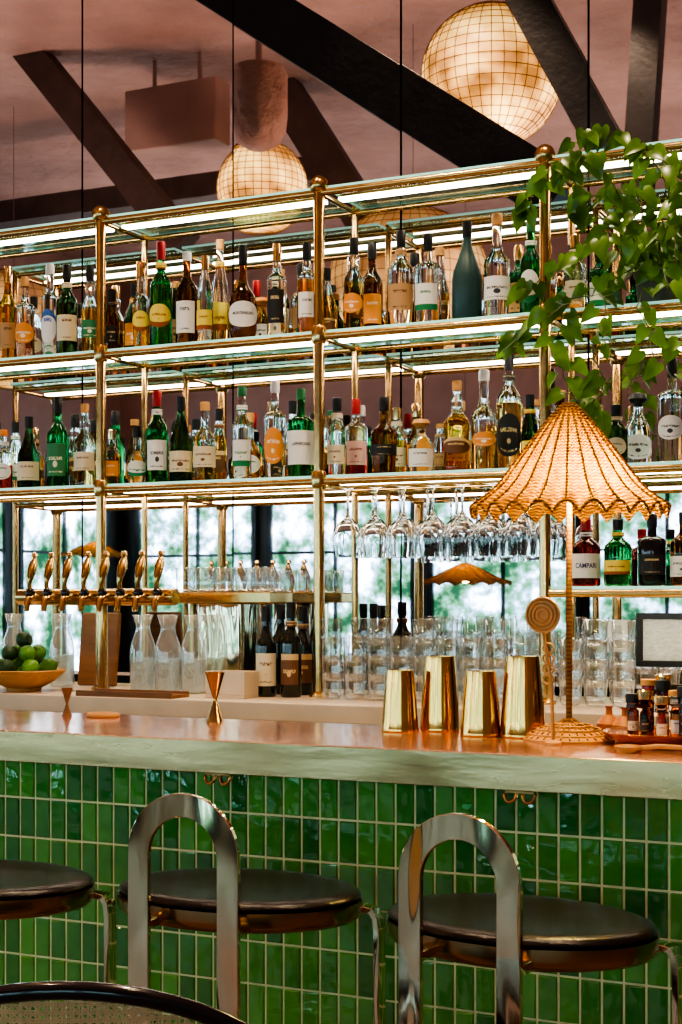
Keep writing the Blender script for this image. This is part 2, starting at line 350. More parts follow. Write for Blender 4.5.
# ---------------------------------------------------------------- bar
BX0,BX1=-3.6,.9; TOPZ=.994; FB=.922
bar=thing('bar_counter','long bar counter with copper top and glossy green tiled front','bar',(0,0,0))
boxes('bar_body',[((BX0,2.871,0),(BX1,3.24,FB))],GROUT,bar)
bm=bmesh.new(); cl=bm.loops.layers.float_color.new('tint')
pw,ph=.0445,.094; nx=int((BX1-BX0)/pw); nz=10; gp=.0046
for j in range(nz):
    z1=FB-.003-j*ph; z0=z1-ph+gp
    if z0<0: continue
    for i in range(nx):
        a=BX0+i*pw+gp/2; b=a+pw-gp; tl=(U(-.0006,.0006),U(-.0011,.0011))
        y=2.8675; q=.0028; tn=R()
        cs=((a,z0,1,1),(b,z0,-1,1),(b,z1,-1,-1),(a,z1,1,-1))
        o=[bm.verts.new((x,2.8712,z)) for x,z,_,_ in cs]
        md=[bm.verts.new((x+sx*.0008,y+.0014,z+sz*.0008)) for x,z,sx,sz in cs]
        fr=[bm.verts.new((x+sx*q,y+tl[0]*sx+tl[1]*sz,z+sz*q)) for x,z,sx,sz in cs]
        fs=[bm.faces.new(fr)]
        for k in range(4):
            l=(k+1)%4; fs.append(bm.faces.new((md[k],md[l],fr[l],fr[k]))); fs.append(bm.faces.new((o[k],o[l],md[l],md[k])))
        for f in fs:
            for lp in f.loops: lp[cl]=(tn,tn,tn,1)
fin('tiled_front',bm,TILE,bar,smooth=0)
for u in (230,528):
    X=XA(u,2.86)
    for sx in (-1,1):
        bm=bmesh.new()
        pp=[(sx*.006+sx*.013*(1-math.cos(a)),-.012-.01*math.sin(a),-.002-.018*math.sin(a)) for a in [i*math.pi/8 for i in range(9)]]
        addsweep(bm,pp,.0038,8); fin('bag_hook',bm,BRASSL,bar,(X,2.822,FB-.004))
    boxes('hook_plate',[((-.03,-.016,-.006),(.03,-.004,0))],BRASSL,bar,.001,loc=(X,2.822,FB-.001))
boxes('counter_top',[((BX0,2.803,TOPZ-.02),(BX1,3.31,TOPZ))],COPPER,bar,.002)
boxes('counter_edge',[((BX0,2.795,FB),(BX1,2.835,TOPZ-.001))],FASCIA,bar,.0015)
boxes('counter_underside',[((BX0,2.835,FB+.001),(BX1,3.29,TOPZ-.021))],DARKM,bar)
BZ=.97
bc=thing('back_counter','cream stone topped back bar counter','counter')
boxes('counter_surface',[((-5.6,4.2,BZ-.06),(1.4,4.94,BZ))],MARBLE,bc,.004)
boxes('cabinet_body',[((-5.6,4.26,0),(1.4,4.93,BZ-.061))],DARKM,bc)
# ---------------------------------------------------------------- shelving
SY0,SY1=4.51,4.80
S=[2.70,2.211,1.718]; PX=[-3.97,XA(101,SY0),XA(319,SY0),XA(545,SY0),-.635]
sh=thing('bar_shelving','tall brass tube shelving with glass shelves on the back counter','shelf')
for i,x in enumerate(PX):
    for y in (SY0,SY1):
        r=.0185 if y==SY0 else .012
        tube('post',[(x,y,BZ),(x,y,S[0]+.01)],r,BRASS,sh,16)
        prof=[(0,-.034)]+[(.033*math.sin(a),-.033*math.cos(a)) for a in [math.pi*j/12 for j in range(1,12)]]+[(0,.034)]
        if y==SY0:
            lathe('finial',prof,BRASS,sh,(x,y,S[0]+.01),20)
            for z in S[1:]: lathe('collar',[(0,-.03),(.022,-.03),(.027,-.02),(.027,.02),(.022,.03),(0,.03)],BRASS,sh,(x,y,z-.01),18)
            lathe('foot',[(0,0),(.035,0),(.035,.008),(.018,.02),(0,.02)],BRASS,sh,(x,y,BZ),18)
    for z in S: tube('cross_rail',[(x,SY0,z-.016),(x,SY1,z-.016)],.009,BRASS,sh,8)
def shelf(x0,x1,z):
    tube('front_rail',[(x0,SY0,z-.016),(x1,SY0,z-.016)],.0125,BRASS,sh,12)
    tube('back_rail',[(x0,SY1,z-.016),(x1,SY1,z-.016)],.010,BRASS,sh,10)
    bm=bmesh.new(); addbox(bm,(x0+.018,SY0+.004,z-.003),(x1-.018,SY1+.06,z+.006))
    for f in bm.faces:
        f.normal_update(); f.material_index=0 if abs(f.normal.z)>.5 else 1
    fin('glass_shelf',bm,[SHELFG,SHELFE],sh,smooth=0)
    boxes('led_channel',[((x0+.03,4.598,z-.0125),(x1-.03,4.640,z-.0035))],BRASSL,sh)
    boxes('led_strip',[((x0+.03,4.600,z-.020),(x1-.03,4.638,z-.0127))],LED,sh)
for i in range(4):
    for z in S: shelf(PX[i],PX[i+1],z)
S4=1.337
shelf(PX[3],PX[4],S4)
tube('cross_rail',[(PX[3],SY0,S4-.016),(PX[3],SY1,S4-.016)],.009,BRASS,sh,8)
# ---------------------------------------------------------------- bottles
def bprof(kind,h,r):
    n=.0135
    if kind=='std': return [(0,0),(r*.9,0),(r,.006),(r,h*.56),(r*.93,h*.61),(r*.6,h*.67),(n*1.15,h*.72),(n,h*.80),(n,h*.93),(0,h*.93)]
    if kind=='cyl': return [(0,0),(r*.92,0),(r,.006),(r,h*.62),(r*.96,h*.65),(r*.55,h*.685),(n*1.1,h*.70),(n,h*.8),(n,h*.91),(0,h*.91)]
    if kind=='burg': return [(0,0),(r*.9,0),(r,.006),(r,h*.42),(r*.92,h*.50),(r*.62,h*.62),(n*1.3,h*.74),(n,h*.82),(n,h*.94),(0,h*.94)]
    if kind=='slim': return [(0,0),(r*.9,0),(r,.006),(r,h*.5),(r*.85,h*.6),(n,h*.78),(n*.9,h*.94),(0,h*.94)]
    if kind=='round': return [(0,0),(r*.8,0),(r*.98,h*.03),(r*1.12,h*.12),(r*1.14,h*.26),(r*1.12,h*.40),(r*.95,h*.48),(r*.5,h*.56),(n*1.1,h*.62),(n,h*.7),(n,h*.90),(0,h*.90)]
    if kind=='taper': return [(0,0),(r*.78,0),(r*.82,.006),(r,h*.50),(r*.94,h*.56),(r*.5,h*.63),(n*1.4,h*.66),(n*1.1,h*.72),(n*1.1,h*.92),(0,h*.92)]
    if kind=='bulge': return [(0,0),(r,0),(r*1.03,.008),(r*1.0,h*.10),(r*.90,h*.28),(r*.98,h*.50),(r*.9,h*.57),(r*.45,h*.65),(n*1.35,h*.74),(n*1.5,h*.79),(n,h*.83),(n,h*.92),(0,h*.92)]
    if kind=='squat': return [(0,0),(r*1.05,0),(r*1.2,h*.06),(r*1.2,h*.45),(r*.95,h*.58),(n*1.3,h*.66),(n*1.2,h*.8),(0,h*.8)]
def addlabel(name,r,z0,z1,mat,parent,ang=1.15,oval=False):
    bm=bmesh.new(); uvl=bm.loops.layers.uv.new('UVMap'); n=16; g=[]
    zc_,hh=(z0+z1)/2,(z1-z0)/2
    for i in range(n+1):
        a=-math.pi/2-ang+2*ang*i/n
        k=math.sqrt(max(.03,1-(2*i/n-1)**2)) if oval else 1.
        g.append((bm.verts.new((r*math.cos(a),r*math.sin(a),zc_-hh*k)),bm.verts.new((r*math.cos(a),r*math.sin(a),zc_+hh*k))))
    for i in range(n):
        f=bm.faces.new((g[i][0],g[i+1][0],g[i+1][1],g[i][1]))
        for lp,(uu,vv) in zip(f.loops,((i/n,0),((i+1)/n,0),((i+1)/n,1),(i/n,1))): lp[uvl].uv=(uu,vv)
    return fin(name,bm,mat,parent,recalc=False)
def curvedtext(txt,size,r,z,mat,parent,sx=1.):
    cu=bpy.data.curves.new('t','FONT'); cu.body=txt; cu.size=size; cu.align_x='CENTER'; cu.align_y='CENTER'; cu.offset=size*.02
    o=bpy.data.objects.new('t',cu); COL.objects.link(o); dg=bpy.context.evaluated_depsgraph_get(); dg.update()
    me=bpy.data.meshes.new_from_object(o.evaluated_get(dg)); bpy.data.objects.remove(o)
    for v in me.vertices:
        a=-math.pi/2+v.co.x*sx/r; zz=v.co.y; v.co=(r*math.cos(a),r*math.sin(a),z+zz)
    me.materials.clear(); me.materials.append(mat); o=bpy.data.objects.new('label_lettering',me); COL.objects.link(o); o.parent=parent; return o
INKB=pbr('dark_ink',(.03,.03,.03),.5,var=.02); INKBL=pbr('blue_ink',(.02,.03,.16),.5,var=.02)
PLAINW=pbr('plain_label_paper',(.86,.84,.80),.55,var=.04)
GN={'clear':'clear','amber':'amber','gold':'golden','brown':'brown','green':'green','dkgreen':'dark green','red':'red','yellow':'yellow','rose':'pale pink','black':'black','teal':'matte teal','dkred':'dark red','wine':'dark'}
LN={'cream':'cream','white':'white','whiteg':'white-green','whiteb':'white-blue','yellow':'yellow','black':'black','orange':'orange','green':'green','red':'red','tan':'tan','pink':'pink','brown':'brown'}
def bottle(X,Y,zb,h,kind,g,lab,cap,r,fill=.8,grp='bottles on the upper glass shelf',text=None,name='liquor_bottle',cat='bottle',where='on glass shelf'):
    lb='%s %s bottle with %s label %s'%(GN[g],{'std':'tall','cyl':'straight','burg':'sloped','slim':'slender','round':'round','squat':'squat','taper':'tapered','bulge':'waisted'}[kind],LN.get(lab,'no'),where)
    e=thing(name,lb,cat,(X,Y,zb),math.atan2(-X,Y)*(1. if text else .75)+(0 if text else U(-.15,.15)),group=grp)
    pr=bprof(kind,h,r); mats=[G[g]]; mi=None
    if g in ('amber','gold','rose','red','yellow') and fill<.95:
        zf=h*fill*.62+.02; out=[]; mi=[]
        for a,b in zip(pr[:-1],pr[1:]):
            out.append(a)
            if a[1]<zf<b[1] and b[1]-a[1]>.001:
                t=(zf-a[1])/(b[1]-a[1]); mi.append(0); out.append((a[0]+(b[0]-a[0])*t,zf)); mi.append(1)
            else: mi.append(0 if b[1]<=zf else 1)
        out.append(pr[-1]); pr=out; mats=[G[g],G['clear']]
    lathe('bottle_body',pr,mats,e,seg=22,mi=mi,smooth=60)
    zn=pr[-1][1]; n=pr[-2][0]
    cm=CAPS[cap]
    if kind=='squat': lathe('stopper',[(0,zn-.004),(n*.9,zn-.004),(n*.9,zn+.004),(n*1.5,zn+.01),(n*1.9,zn+h*.08),(n*1.5,zn+h*.15),(0,zn+h*.17)],cm,e,seg=16)
    else:
        cl_=.10 if cap in('black','gold','red') else .03
        lathe('bottle_cap',[(0,zn+.0005-h*cl_),(n*1.14,zn-h*cl_),(n*1.2,zn-h*.03),(n*1.22,zn+h*.06),(n*1.05,h),(0,h)],cm,e,seg=16)
    if lab:
        rr={'round':r*1.145,'squat':r*1.205,'bulge':r*1.035,'taper':r*1.0}.get(kind,r)+.0007
        z0,z1={'std':(.12,.48),'cyl':(.14,.52),'burg':(.1,.38),'slim':(.14,.46),'round':(.125,.395),'squat':(.1,.42),'taper':(.16,.46),'bulge':(.16,.44)}[kind]
        if kind not in('round','squat') and not text: m_=U(0,.10); z0+=m_*R(); z1-=m_
        addlabel('bottle_label',rr,h*z0,h*z1,PLAINW if text else L[lab],e,ang=U(.9,1.3) if not text else 1.35,oval=(kind=='round' or (not text and R()<.14)))
        if kind in('std','slim') and R()<.5: addlabel('neck_label',n*1.25+.003,h*.74,h*.80,L[lab],e,ang=3.1)
        if text: curvedtext(text[0],text[1],rr+.0006,h*(z0+z1)/2+text[3],text[2],e,text[4] if len(text)>4 else 1.)
    return e
def pack(rows,zb,ys,grp,where='on glass shelf',fill=True):
    last=[-99]*len(ys); occ=[]
    for it in rows:
        u,tv,kind,g,lab,cap=it[:6]; r=it[6] if len(it)>6 else .037; text=it[7] if len(it)>7 else None
        rr=r*{'round':1.14,'squat':1.21}.get(kind,1)
        best=None
        for i,y in enumerate(ys):
            x=XA(u,y); need=last[i]+rr+.004; sh_=max(0,need-x)+i*(.004 if not text else .08)
            if best is None or sh_<best[0]: best=(sh_,i,max(x,need))
        _,i,x=best
        last[i]=x+rr; h=ZA(u,tv,ys[i])-zb
        if i==1: occ.append((x-rr,x+rr))
        bottle(x,ys[i],zb,h,kind,g,lab,cap,r,U(.5,1),grp,text,where=where)
    if fill:
        x=XA(-40,ys[1])
        while x<-.75:
            r=U(.031,.040)
            if all(x-r>b+.004 or x+r<a-.004 for a,b in occ) and abs(x-potx)>.13:
                if R()<.82:
                    bottle(x,ys[1],zb,U(.24,.295),random.choice(['std','cyl','slim','bulge','taper','burg']),random.choice(['clear','amber','gold','brown','dkgreen','green','amber','clear','rose']),random.choice(['cream','white','black','tan','orange','whiteg','brown']),random.choice(['black','gold','wood','black']),r,U(.4,1),grp,where=where); occ.append((x-r,x+r))
                x+=r*2+.02
            else: x+=.01
potx=XA(655,4.66)
A=[(-30,270,'std','amber','cream','black'),(-8,262,'std','dkgreen','white','black'),(8,267,'std','amber','tan','gold',.034),(25,277,'cyl','rose','orange','wood',.036),(50,264,'cyl','clear','whiteb','white',.032),(67,265,'std','dkgreen','cream','black',.040),
(90,266,'bulge','gold','green','black',.034),(112,290,'slim','brown','black','black',.028),(141,262,'taper','yellow','yellow','gold',.033),(161,242,'std','green','yellow','red',.041),(187,252,'std','brown','white','white',.041),(205,256,'slim','clear','yellow','gold',.03),(220,240,'slim','gold','yellow','wood',.034),
(243,246,'round','brown','white','black',.044,('MONTENEGRO',.0135,INKB,.003,.85)),(262,296,'squat','amber','white','orange',.028),(277,244,'cyl','clear','black','gold',.034),(307,243,'cyl','amber','white','black',.034),
(354,238,'bulge','gold','orange','black',.036),(372,243,'std','brown','orange','black',.038),(401,231,'std','clear','tan','black',.045),(428,234,'cyl','clear','whiteg','black',.045),(467,222,'burg','teal',None,'black',.050),(497,214,'taper','clear','white','wood',.044),(531,223,'std','green','whiteg','green',.036),
(575,235,'std','clear','cream','gold'),(710,215,'std','clear','white','black'),(735,215,'std','green','white','black')]
pack(A,S[1]+.0065,[4.585,4.72],'bottles on the upper glass shelf')
B=[(-35,410,'std','amber','cream','black'),(-12,400,'std','green','white','black'),(3,430,'std','red','white','orange',.034),(29,417,'burg','dkgreen','cream','black',.044),(58,397,'std','green','green','black',.042),(85,404,'bulge','gold','cream','wood',.040),(112,430,'std','amber','orange','gold',.03),(137,426,'round','clear','whiteg','black',.032),
(157,391,'std','green','white','red',.042),(181,397,'burg','dkgreen','cream','black',.042),(205,402,'taper','gold','cream','wood',.042),(219,409,'slim','amber','brown','black',.03),(242,387,'std','clear','whiteg','green',.034),(250,413,'round','amber','white','wood',.040),(275,381,'cyl','clear','orange','white',.040),(301,389,'cyl','green','whiteg','green',.046,('LAPHROAIG',.0155,INKB,.012,.82)),
(337,398,'std','clear','cream','black',.034),(356,399,'cyl','red','pink','red',.042),(384,397,'taper','brown','black','black',.046),(397,408,'std','amber','cream','gold',.034),(421,417,'squat','clear','white','wood',.036),(440,424,'slim','gold','tan','wood',.028),(457,381,'bulge','amber','brown','wood',.044),(484,370,'taper','gold','orange','white',.044),(509,350,'std','gold','black','black',.045),(530,395,'slim','dkgreen','yellow','black',.028),
(575,400,'std','amber','cream','black'),(597,390,'std','clear','tan','gold'),(616,405,'std','dkgreen','cream','black'),(638,390,'squat','clear','white','black',.036),(672,358,'cyl','clear','white','black',.046),(700,380,'std','amber','white','black')]
pack(B,S[2]+.0065,[4.585,4.72],'bottles on the middle glass shelf')
C=[(586,519,'std','dkred','white','red',.046,('CAMPARI',.022,INKBL,.0,.78)),(618,519,'std','green','yellow','black',.044),(652,514,'cyl','black','black','black',.044),(684,512,'std','brown','white','black',.042),(710,515,'std','green','white','black',.04)]
pack(C,S4+.0065,[4.585,4.72],'bottles on the low glass shelf',fill=False)
for n,(u,tv,Y) in enumerate(((266,606,4.46),(291,602,4.47),(281,604,4.60),(303,606,4.60),(316,604,4.70))):
    h=ZA(u,tv,Y)-BZ
    bottle(XA(u,Y),Y,BZ,h,'std','wine','cream' if n==0 else ('brown' if n%2 else None),'black',.036,grp='wine bottles on the back counter',name='wine_bottle',where='on back counter')
# ---------------------------------------------------------------- glassware
def shell(name,prof,mat,parent,seg=24): return lathe(name,prof,mat,parent,seg=seg,smooth=60)
first=None
WATER=thin('water_in_carafe',(.94,.98,.98),.1,.5,2,milk=.28)
for u,tv,Y in ((143,615,4.50),(168,613,4.50),(194,615,4.50),(14,612,4.64),(62,612,4.64)):
    loc=(XA(u,Y),Y,BZ)
    h=ZA(143,615,4.50)-BZ
    if first is None:
        first=thing('glass_carafe','clear misted glass carafe with flared lip on the counter','carafe',loc,group='glass carafes on the back counter')
        shell('carafe_body',[(0,.004),(.042,.004),(.047,.012),(.047,h*.52),(.043,h*.62),(.027,h*.78),(.025,h*.86),(.038,h),(.0395,h+.001),(.038,h-.002)],CARAFE,first)
        lathe('water',[(0,.006),(.041,.006),(.043,.02),(.043,h*.44),(0,h*.44)],WATER,first)
    else: copytree(first,loc)
rack=thing('stemware_rack','brass hanging stemware rack fixed beneath a glass shelf','rack')
RL,RR=PX[2]+.03,PX[3]-.03
for y in (4.535,4.605,4.675,4.745): tube('rack_rail',[(RL,y,S[2]-.036),(RR,y,S[2]-.036)],.004,BRASS,rack,8)
for x in (RL,RR-.01): boxes('rack_bracket',[((x,4.53,S[2]-.04),(x+.01,4.75,S[2]-.0315))],BRASS,rack)
first=None
zt=S[2]-.0315
k_=1.18
wprof=[(r*k_,z*k_) for r,z in [(0,0),(.034,-.0005),(.034,-.003),(.006,-.008),(.0038,-.02),(.0038,-.080),(.010,-.090),(.030,-.108),(.041,-.138),(.041,-.165),(.035,-.205),(.0338,-.205),(.0396,-.165),(.0396,-.139),(.029,-.1105),(.009,-.095),(0,-.093)]]
for y,nn_,st_ in ((4.57,7,.104),(4.71,7,.104)):
    for i in range(nn_):
        x=PX[2]+.08+i*st_+(0 if y<4.6 else .03)
        if first is None:
            first=thing('wine_glass','clear stemmed wine glass hanging upside down','glass',(x,y,zt),group='hanging wine glasses'); shell('glass_body',wprof,GLASSW,first,32)
        else: copytree(first,(x+U(-.001,.001),y,zt))
first=None
tpr=[(0,.006),(.020,.004),(.030,.006),(.0335,.014),(.0335,.03),(.037,.085),(.0378,.087),(.0368,.088)]
for row,y in enumerate((4.44,4.62)):
    for i in range(20):
        x=XA(332,y)+i*.082+(0 if row==0 else .03)+U(-.002,.002)
        if x>XA(640,y): continue
        if any(abs(x-px)<.075 for px in PX) and abs(y-SY0)<.075: continue
        for k in range((4,3,4,3,4,4,3)[(i+row*3)%7]):
            z=BZ+k*.060
            if first is None:
                first=thing('glass_tumbler','clear stacked short glass tumbler on the counter','glass',(x,y,z),group='stacked tumblers'); shell('glass_body',tpr,GLASST,first,20)
            else: copytree(first,(x,y,z))
# beer taps
tt=thing('beer_tap_tower','brass draught tower with a row of tap levers','beer tap',(0,0,0))
ty=4.36; xa,xb=XA(20,ty),XA(176,ty); tz=ZA(95,597,ty)
lathe('tower_pipe',[(0,0),(.028,0),(.030,.006),(.030,xb-xa-.006),(.028,xb-xa),(0,xb-xa)],BRASS,tt,(xa,ty,tz),24,rot=(0,math.pi/2,0))
for u in (110,):
    x=XA(u,ty)-.03; lathe('tower_column',[(0,0),(.03,0),(.03,.01),(.018,.03),(.016,tz-BZ-.02),(0,tz-BZ-.02)],BRASS,tt,(x,ty,BZ),20)
for u in (30,47,65,84,102,120,138,157):
    x=XA(u,ty-.06); tp=bpy.data.objects.new('tap',None); COL.objects.link(tp); tp.parent=tt; tp.location=(x,ty-.028,tz)
    tube('faucet',[(0,0,0),(0,-.030,0),(0,-.045,-.008),(0,-.053,-.05)],[.014,.014,.013,.010],BRASS,tp,12)
    lathe('faucet_collar',[(0,0),(.015,0),(.018,.006),(.015,.018),(.010,.024),(0,.024)],BLACKP,tp,(0,-.030,.006),14)
    tube('tap_lever',[(0,-.030,.024),(0,-.036,.040),(.002,-.038,.058),(.002,-.030,.078),(-.001,-.018,.100),(-.003,-.006,.120),(-.001,-.004,.135),(0,-.006,.144)],[.010,.008,.010,.014,.0165,.0155,.010,.003],TAPM,tp,16)
    lathe('lever_knob',[(0,0),(.006,.0),(.012,.006),(.009,.016),(0,.020)],BRASSL,tp,(0,-.006,.142),14)
p=PT(228,592,4.66)
lg=thing('glass_washer','brushed steel box with brass ledge holding upturned glasses','appliance',(p.x,4.66,BZ))
boxes('ledge_top',[((-.20,-.085,p.z-BZ-.04),(.22,.085,p.z-BZ))],BRASS,lg,.004); boxes('steel_body',[((-.08,-.08,.0),(.09,.08,p.z-BZ-.041))],STEEL,lg,.004); boxes('ledge_leg',[((-.195,.055,0),(-.180,.08,p.z-BZ-.041))],BRASS,lg)
for i in range(5):
    for y in (4.62,4.705): copytree(first,(p.x-.155+i*.082,y,p.z+.0002))
p=XA(100,4.72); cb=thing('cutting_board','dark walnut board leaning upright on the counter','board',(p,4.70,BZ+.003)); boxes('board_body',[((-.085,-.012,0),(.085,.012,.28))],WOODB,cb,.006,rot=(-.12,0,0))
p=XA(232,4.36); tb=thing('ceramic_tub','white rectangular ceramic tub on the counter','container',(p,4.36,BZ)); boxes('tub_body',[((-.075,-.05,0),(.075,.05,.012)),((-.075,-.05,.012),(-.068,.05,.09)),((.068,-.05,.012),(.075,.05,.09)),((-.068,-.05,.012),(.068,-.043,.09)),((-.068,.043,.012),(.068,.05,.09))],MARBLE,tb,.002)
dt=thing('drip_tray','long dark brass drip tray on the back counter','tray',(0,0,BZ)); a,b=XA(85,4.26),XA(180,4.26)
boxes('tray_body',[((a,4.205,0),(b,4.320,.012)),((a,4.205,.012),(b,4.212,.02)),((a,4.313,.012),(b,4.320,.02))],WOODB,dt,.001)
by_=4.36; bxp=XA(24,by_); bw=thing('fruit_bowl','shallow wooden bowl of limes on the counter','bowl',(bxp,by_,BZ))
lathe('bowl_body',[(0,0),(.06,0),(.065,.012),(.11,.035),(.152,.075),(.148,.078),(.105,.043),(.05,.022),(0,.020)],LIGHTWOOD,bw,seg=36)
lp=[(0,-.036),(.008,-.034),(.02,-.026),(.029,-.010),(.030,.006),(.022,.024),(.009,.033),(.004,.038),(0,.038)]
def lime(dx,dy,dz,dk):
    mm=LIMED if dk else LIME
    e=thing('lime','%s resting in the wooden bowl'%('dark green lime' if dk else 'bright green lime'),'lime',(bxp+dx,by_+dy,BZ+dz),U(0,6),group='limes in the bowl')
    fr_=lathe('lime_fruit',lp,mm,e,seg=16,rot=(U(1.2,1.9),U(-.3,.3),0))
    lathe('stem_end',[(0,0),(.004,0),(.003,.003),(0,.003)],LIGHTWOOD,fr_,loc=(0,0,.037),seg=8)
for i in range(6):
    a=2*math.pi*i/6+.4; lime(.090*math.cos(a),.090*math.sin(a),.088,i in(1,4))
lime(0,0,.060,0)
for i in range(4):
    a=2*math.pi*i/4+.9; lime(.052*math.cos(a),.052*math.sin(a),.138,i==2)
lime(.0,.0,.186,1)
# ---------------------------------------------------------------- things on the bar
def cup(u,tv,wpx,Y,lab):
    x=XA(u,Y); h=ZA(u,tv,Y)-TOPZ; r=wpx/2*Y/.92/F
    e=thing('metal_tumbler',lab,'cup',(x,Y,TOPZ),group='brass shaker cups on the bar')
    lathe('cup_body',[(0,0),(r*1.0,0),(r*1.03,.003),(r*1.0,.008),(r*.95,h*.25),(r*.88,h*.55),(r*.79,h*.85),(r*.75,h-.004),(r*.74,h),(r*.70,h),(r*.69,h-.004),(r*.93,.02),(0,.015)],GOLDCUP,e,seg=96,smooth=50)
cup(400,670,37,3.17,'short polished brass shaker cup upturned on the bar'); cup(440,656,40,3.23,'tall polished brass shaker cup upturned on the bar')
cup(481,671,40,3.15,'short polished brass shaker cup upturned on the bar'); cup(523,656,44,3.16,'tall polished brass shaker cup upturned on the bar')
def jig(u,tv,Y,lab,mat):
    h=ZA(u,tv,Y)-TOPZ; e=thing('jigger',lab,'jigger',(XA(u,Y),Y,TOPZ)); k=h/.12
    lathe('jigger_body',[(0,.045*k),(.021*k,.0),(.022*k,0),(.006*k,.050*k),(.005*k,.056*k),(.007*k,.062*k),(.024*k,.12*k),(.023*k,.12*k),(.004*k,.066*k),(0,.064*k)],mat,e,seg=28)
jig(215,672,3.22,'brass hourglass jigger standing on the bar',BRASS); jig(67,688,3.2,'small dark bronze jigger standing on the bar',WOODB)
e=thing('napkin_ring','small oval wooden ring lying on the bar','ring',(XA(103,3.22),3.22,TOPZ)); tube('ring_band',[(.042*math.cos(a),.03*math.sin(a),.006) for a in [2*math.pi*i/28 for i in range(28)]],.006,LIGHTWOOD,e,8,closed=True)
def wickermat(name,tr,na=66.,nz_=900.,amp=.36,dk=(.085,.028,.004),lt_=(.56,.26,.045)):
    m,nt,out=nmat(name)
    tc=nt.nodes.new('ShaderNodeTexCoord'); n=nt.nodes.new('ShaderNodeTexNoise'); n.inputs['Scale'].default_value=45; nt.links.new(tc.outputs['Object'],n.inputs['Vector'])
    sp=nt.nodes.new('ShaderNodeSeparateXYZ'); nt.links.new(tc.outputs['Object'],sp.inputs[0])
    ang=mth(nt,'ARCTAN2',sp.outputs[1],sp.outputs[0])
    w=mth(nt,'SINE',mth(nt,'ADD',mth(nt,'MULTIPLY',sp.outputs[2],nz_),mth(nt,'MULTIPLY',mth(nt,'SINE',mth(nt,'MULTIPLY',ang,na)),1.2)))
    f=mth(nt,'MULTIPLY_ADD',w,amp,n.outputs[0])
    c=mixc(nt,f,dk,lt_)
    b=nt.nodes.new('ShaderNodeBump'); b.inputs['Strength'].default_value=.8; b.inputs['Distance'].default_value=.003; nt.links.new(w,b.inputs['Height'])
    d=nt.nodes.new('ShaderNodeBsdfPrincipled'); nt.links.new(c,d.inputs['Base Color']); d.inputs['Roughness'].default_value=.5; d.inputs['Specular IOR Level'].default_value=.3; nt.links.new(b.outputs[0],d.inputs['Normal'])
    t=nt.nodes.new('ShaderNodeBsdfTranslucent'); nt.links.new(mixc(nt,f,(.28,.06,.0),(1,.56,.04)),t.inputs[0]); nt.links.new(b.outputs[0],t.inputs['Normal'])
    mx=nt.nodes.new('ShaderNodeMixShader'); mx.inputs[0].default_value=tr; nt.links.new(d.outputs[0],mx.inputs[1]); nt.links.new(t.outputs[0],mx.inputs[2]); nt.links.new(mx.outputs[0],out.inputs[0]); return m
WICK=wickermat('woven_wicker',.42); WICKB=wickermat('woven_wicker_solid',.0,40.,700.,.3,(.14,.05,.012),(.66,.33,.09))
WICKR=wickermat('wicker_rib_cane',.15,8.,900.,.3,(.12,.045,.009),(.56,.28,.06))
BULB=emis('warm_bulb',(1,.66,.28),25)
def shade(name,Rr,H,mat,parent,loc,nr=26,na=192,ribs=24):
    def RZ(s,sc):
        rr=.012+(Rr*.93-.012)*(s**.94)
        fl=max(0,(s-.74)/.26); rr+=Rr*.11*fl**1.8
        return rr*(1+.022*sc*s), -H*(s**1.08)+.02*H*fl*fl-(.016*s**6)*(1-sc)+.008*s**3*sc
    bm=bmesh.new(); rings=[]
    for j in range(nr*2+1):
        s=j/(nr*2); ring=[]
        for i in range(na):
            a=2*math.pi*i/na; wv=math.sin(a*ribs*2+(math.pi if (j//2)%2 else 0))*.0013
            sc=abs(math.cos(a*ribs/2)); q,zz=RZ(s,sc); q+=wv
            ring.append(bm.verts.new((q*math.cos(a),q*math.sin(a),zz)))
        rings.append(ring)
    for j in range(nr*2):
        for i in range(na):
            k=(i+1)%na; bm.faces.new((rings[j][i],rings[j][k],rings[j+1][k],rings[j+1][i]))
    o=fin(name,bm,mat,parent,loc,smooth=180)
    bm=bmesh.new()
    for r_ in range(ribs):
        a=2*math.pi*r_/ribs; pts=[]
        for j in range(0,nr*2+1,4):
            rr,z=RZ(j/(nr*2),1); pts.append(((rr+.001)*math.cos(a),(rr+.001)*math.sin(a),z+.001))
        addsweep(bm,pts,.0024,6)
    fin('shade_ribs',bm,WICKR,parent,loc)
    bm=bmesh.new(); pts=[]
    for i in range(na):
        a=2*math.pi*i/na; q,z=RZ(1,abs(math.cos(a*ribs/2))); pts.append((q*math.cos(a),q*math.sin(a),z))
    addsweep(bm,pts,.0034,6,closed=True); fin('shade_rim',bm,WICKR,parent,loc)
LY=3.13; LX=XA(569,LY)
lt=ZA(571,404,LY); lr=ZA(571,512,LY)
lamp=thing('table_lamp','woven wicker table lamp with scalloped umbrella shade on the bar','lamp',(LX,LY,TOPZ))
shade('lamp_shade',.203,lt-lr,WICK,lamp,(0,0,lt-TOPZ))
lathe('shade_finial',[(0,-.01),(.014,-.008),(.012,.003),(0,.006)],WICKB,lamp,(0,0,lt-TOPZ),14)
tube('lamp_pole',[(0,0,.03),(0,0,(lt-TOPZ)-.02)],.007,WICKB,lamp,12)
bm=bmesh.new(); prof=[(0,.045),(.012,.045),(.02,.038),(.05,.030),(.08,.016),(.097,.004),(.099,.0),(0,0)]
pf=[]
for a,b in zip(prof[:-2],prof[1:-1]):
    for k in range(4): t=k/4; pf.append((a[0]+(b[0]-a[0])*t,a[1]+(b[1]-a[1])*t+(.0015 if k%2 else 0)))
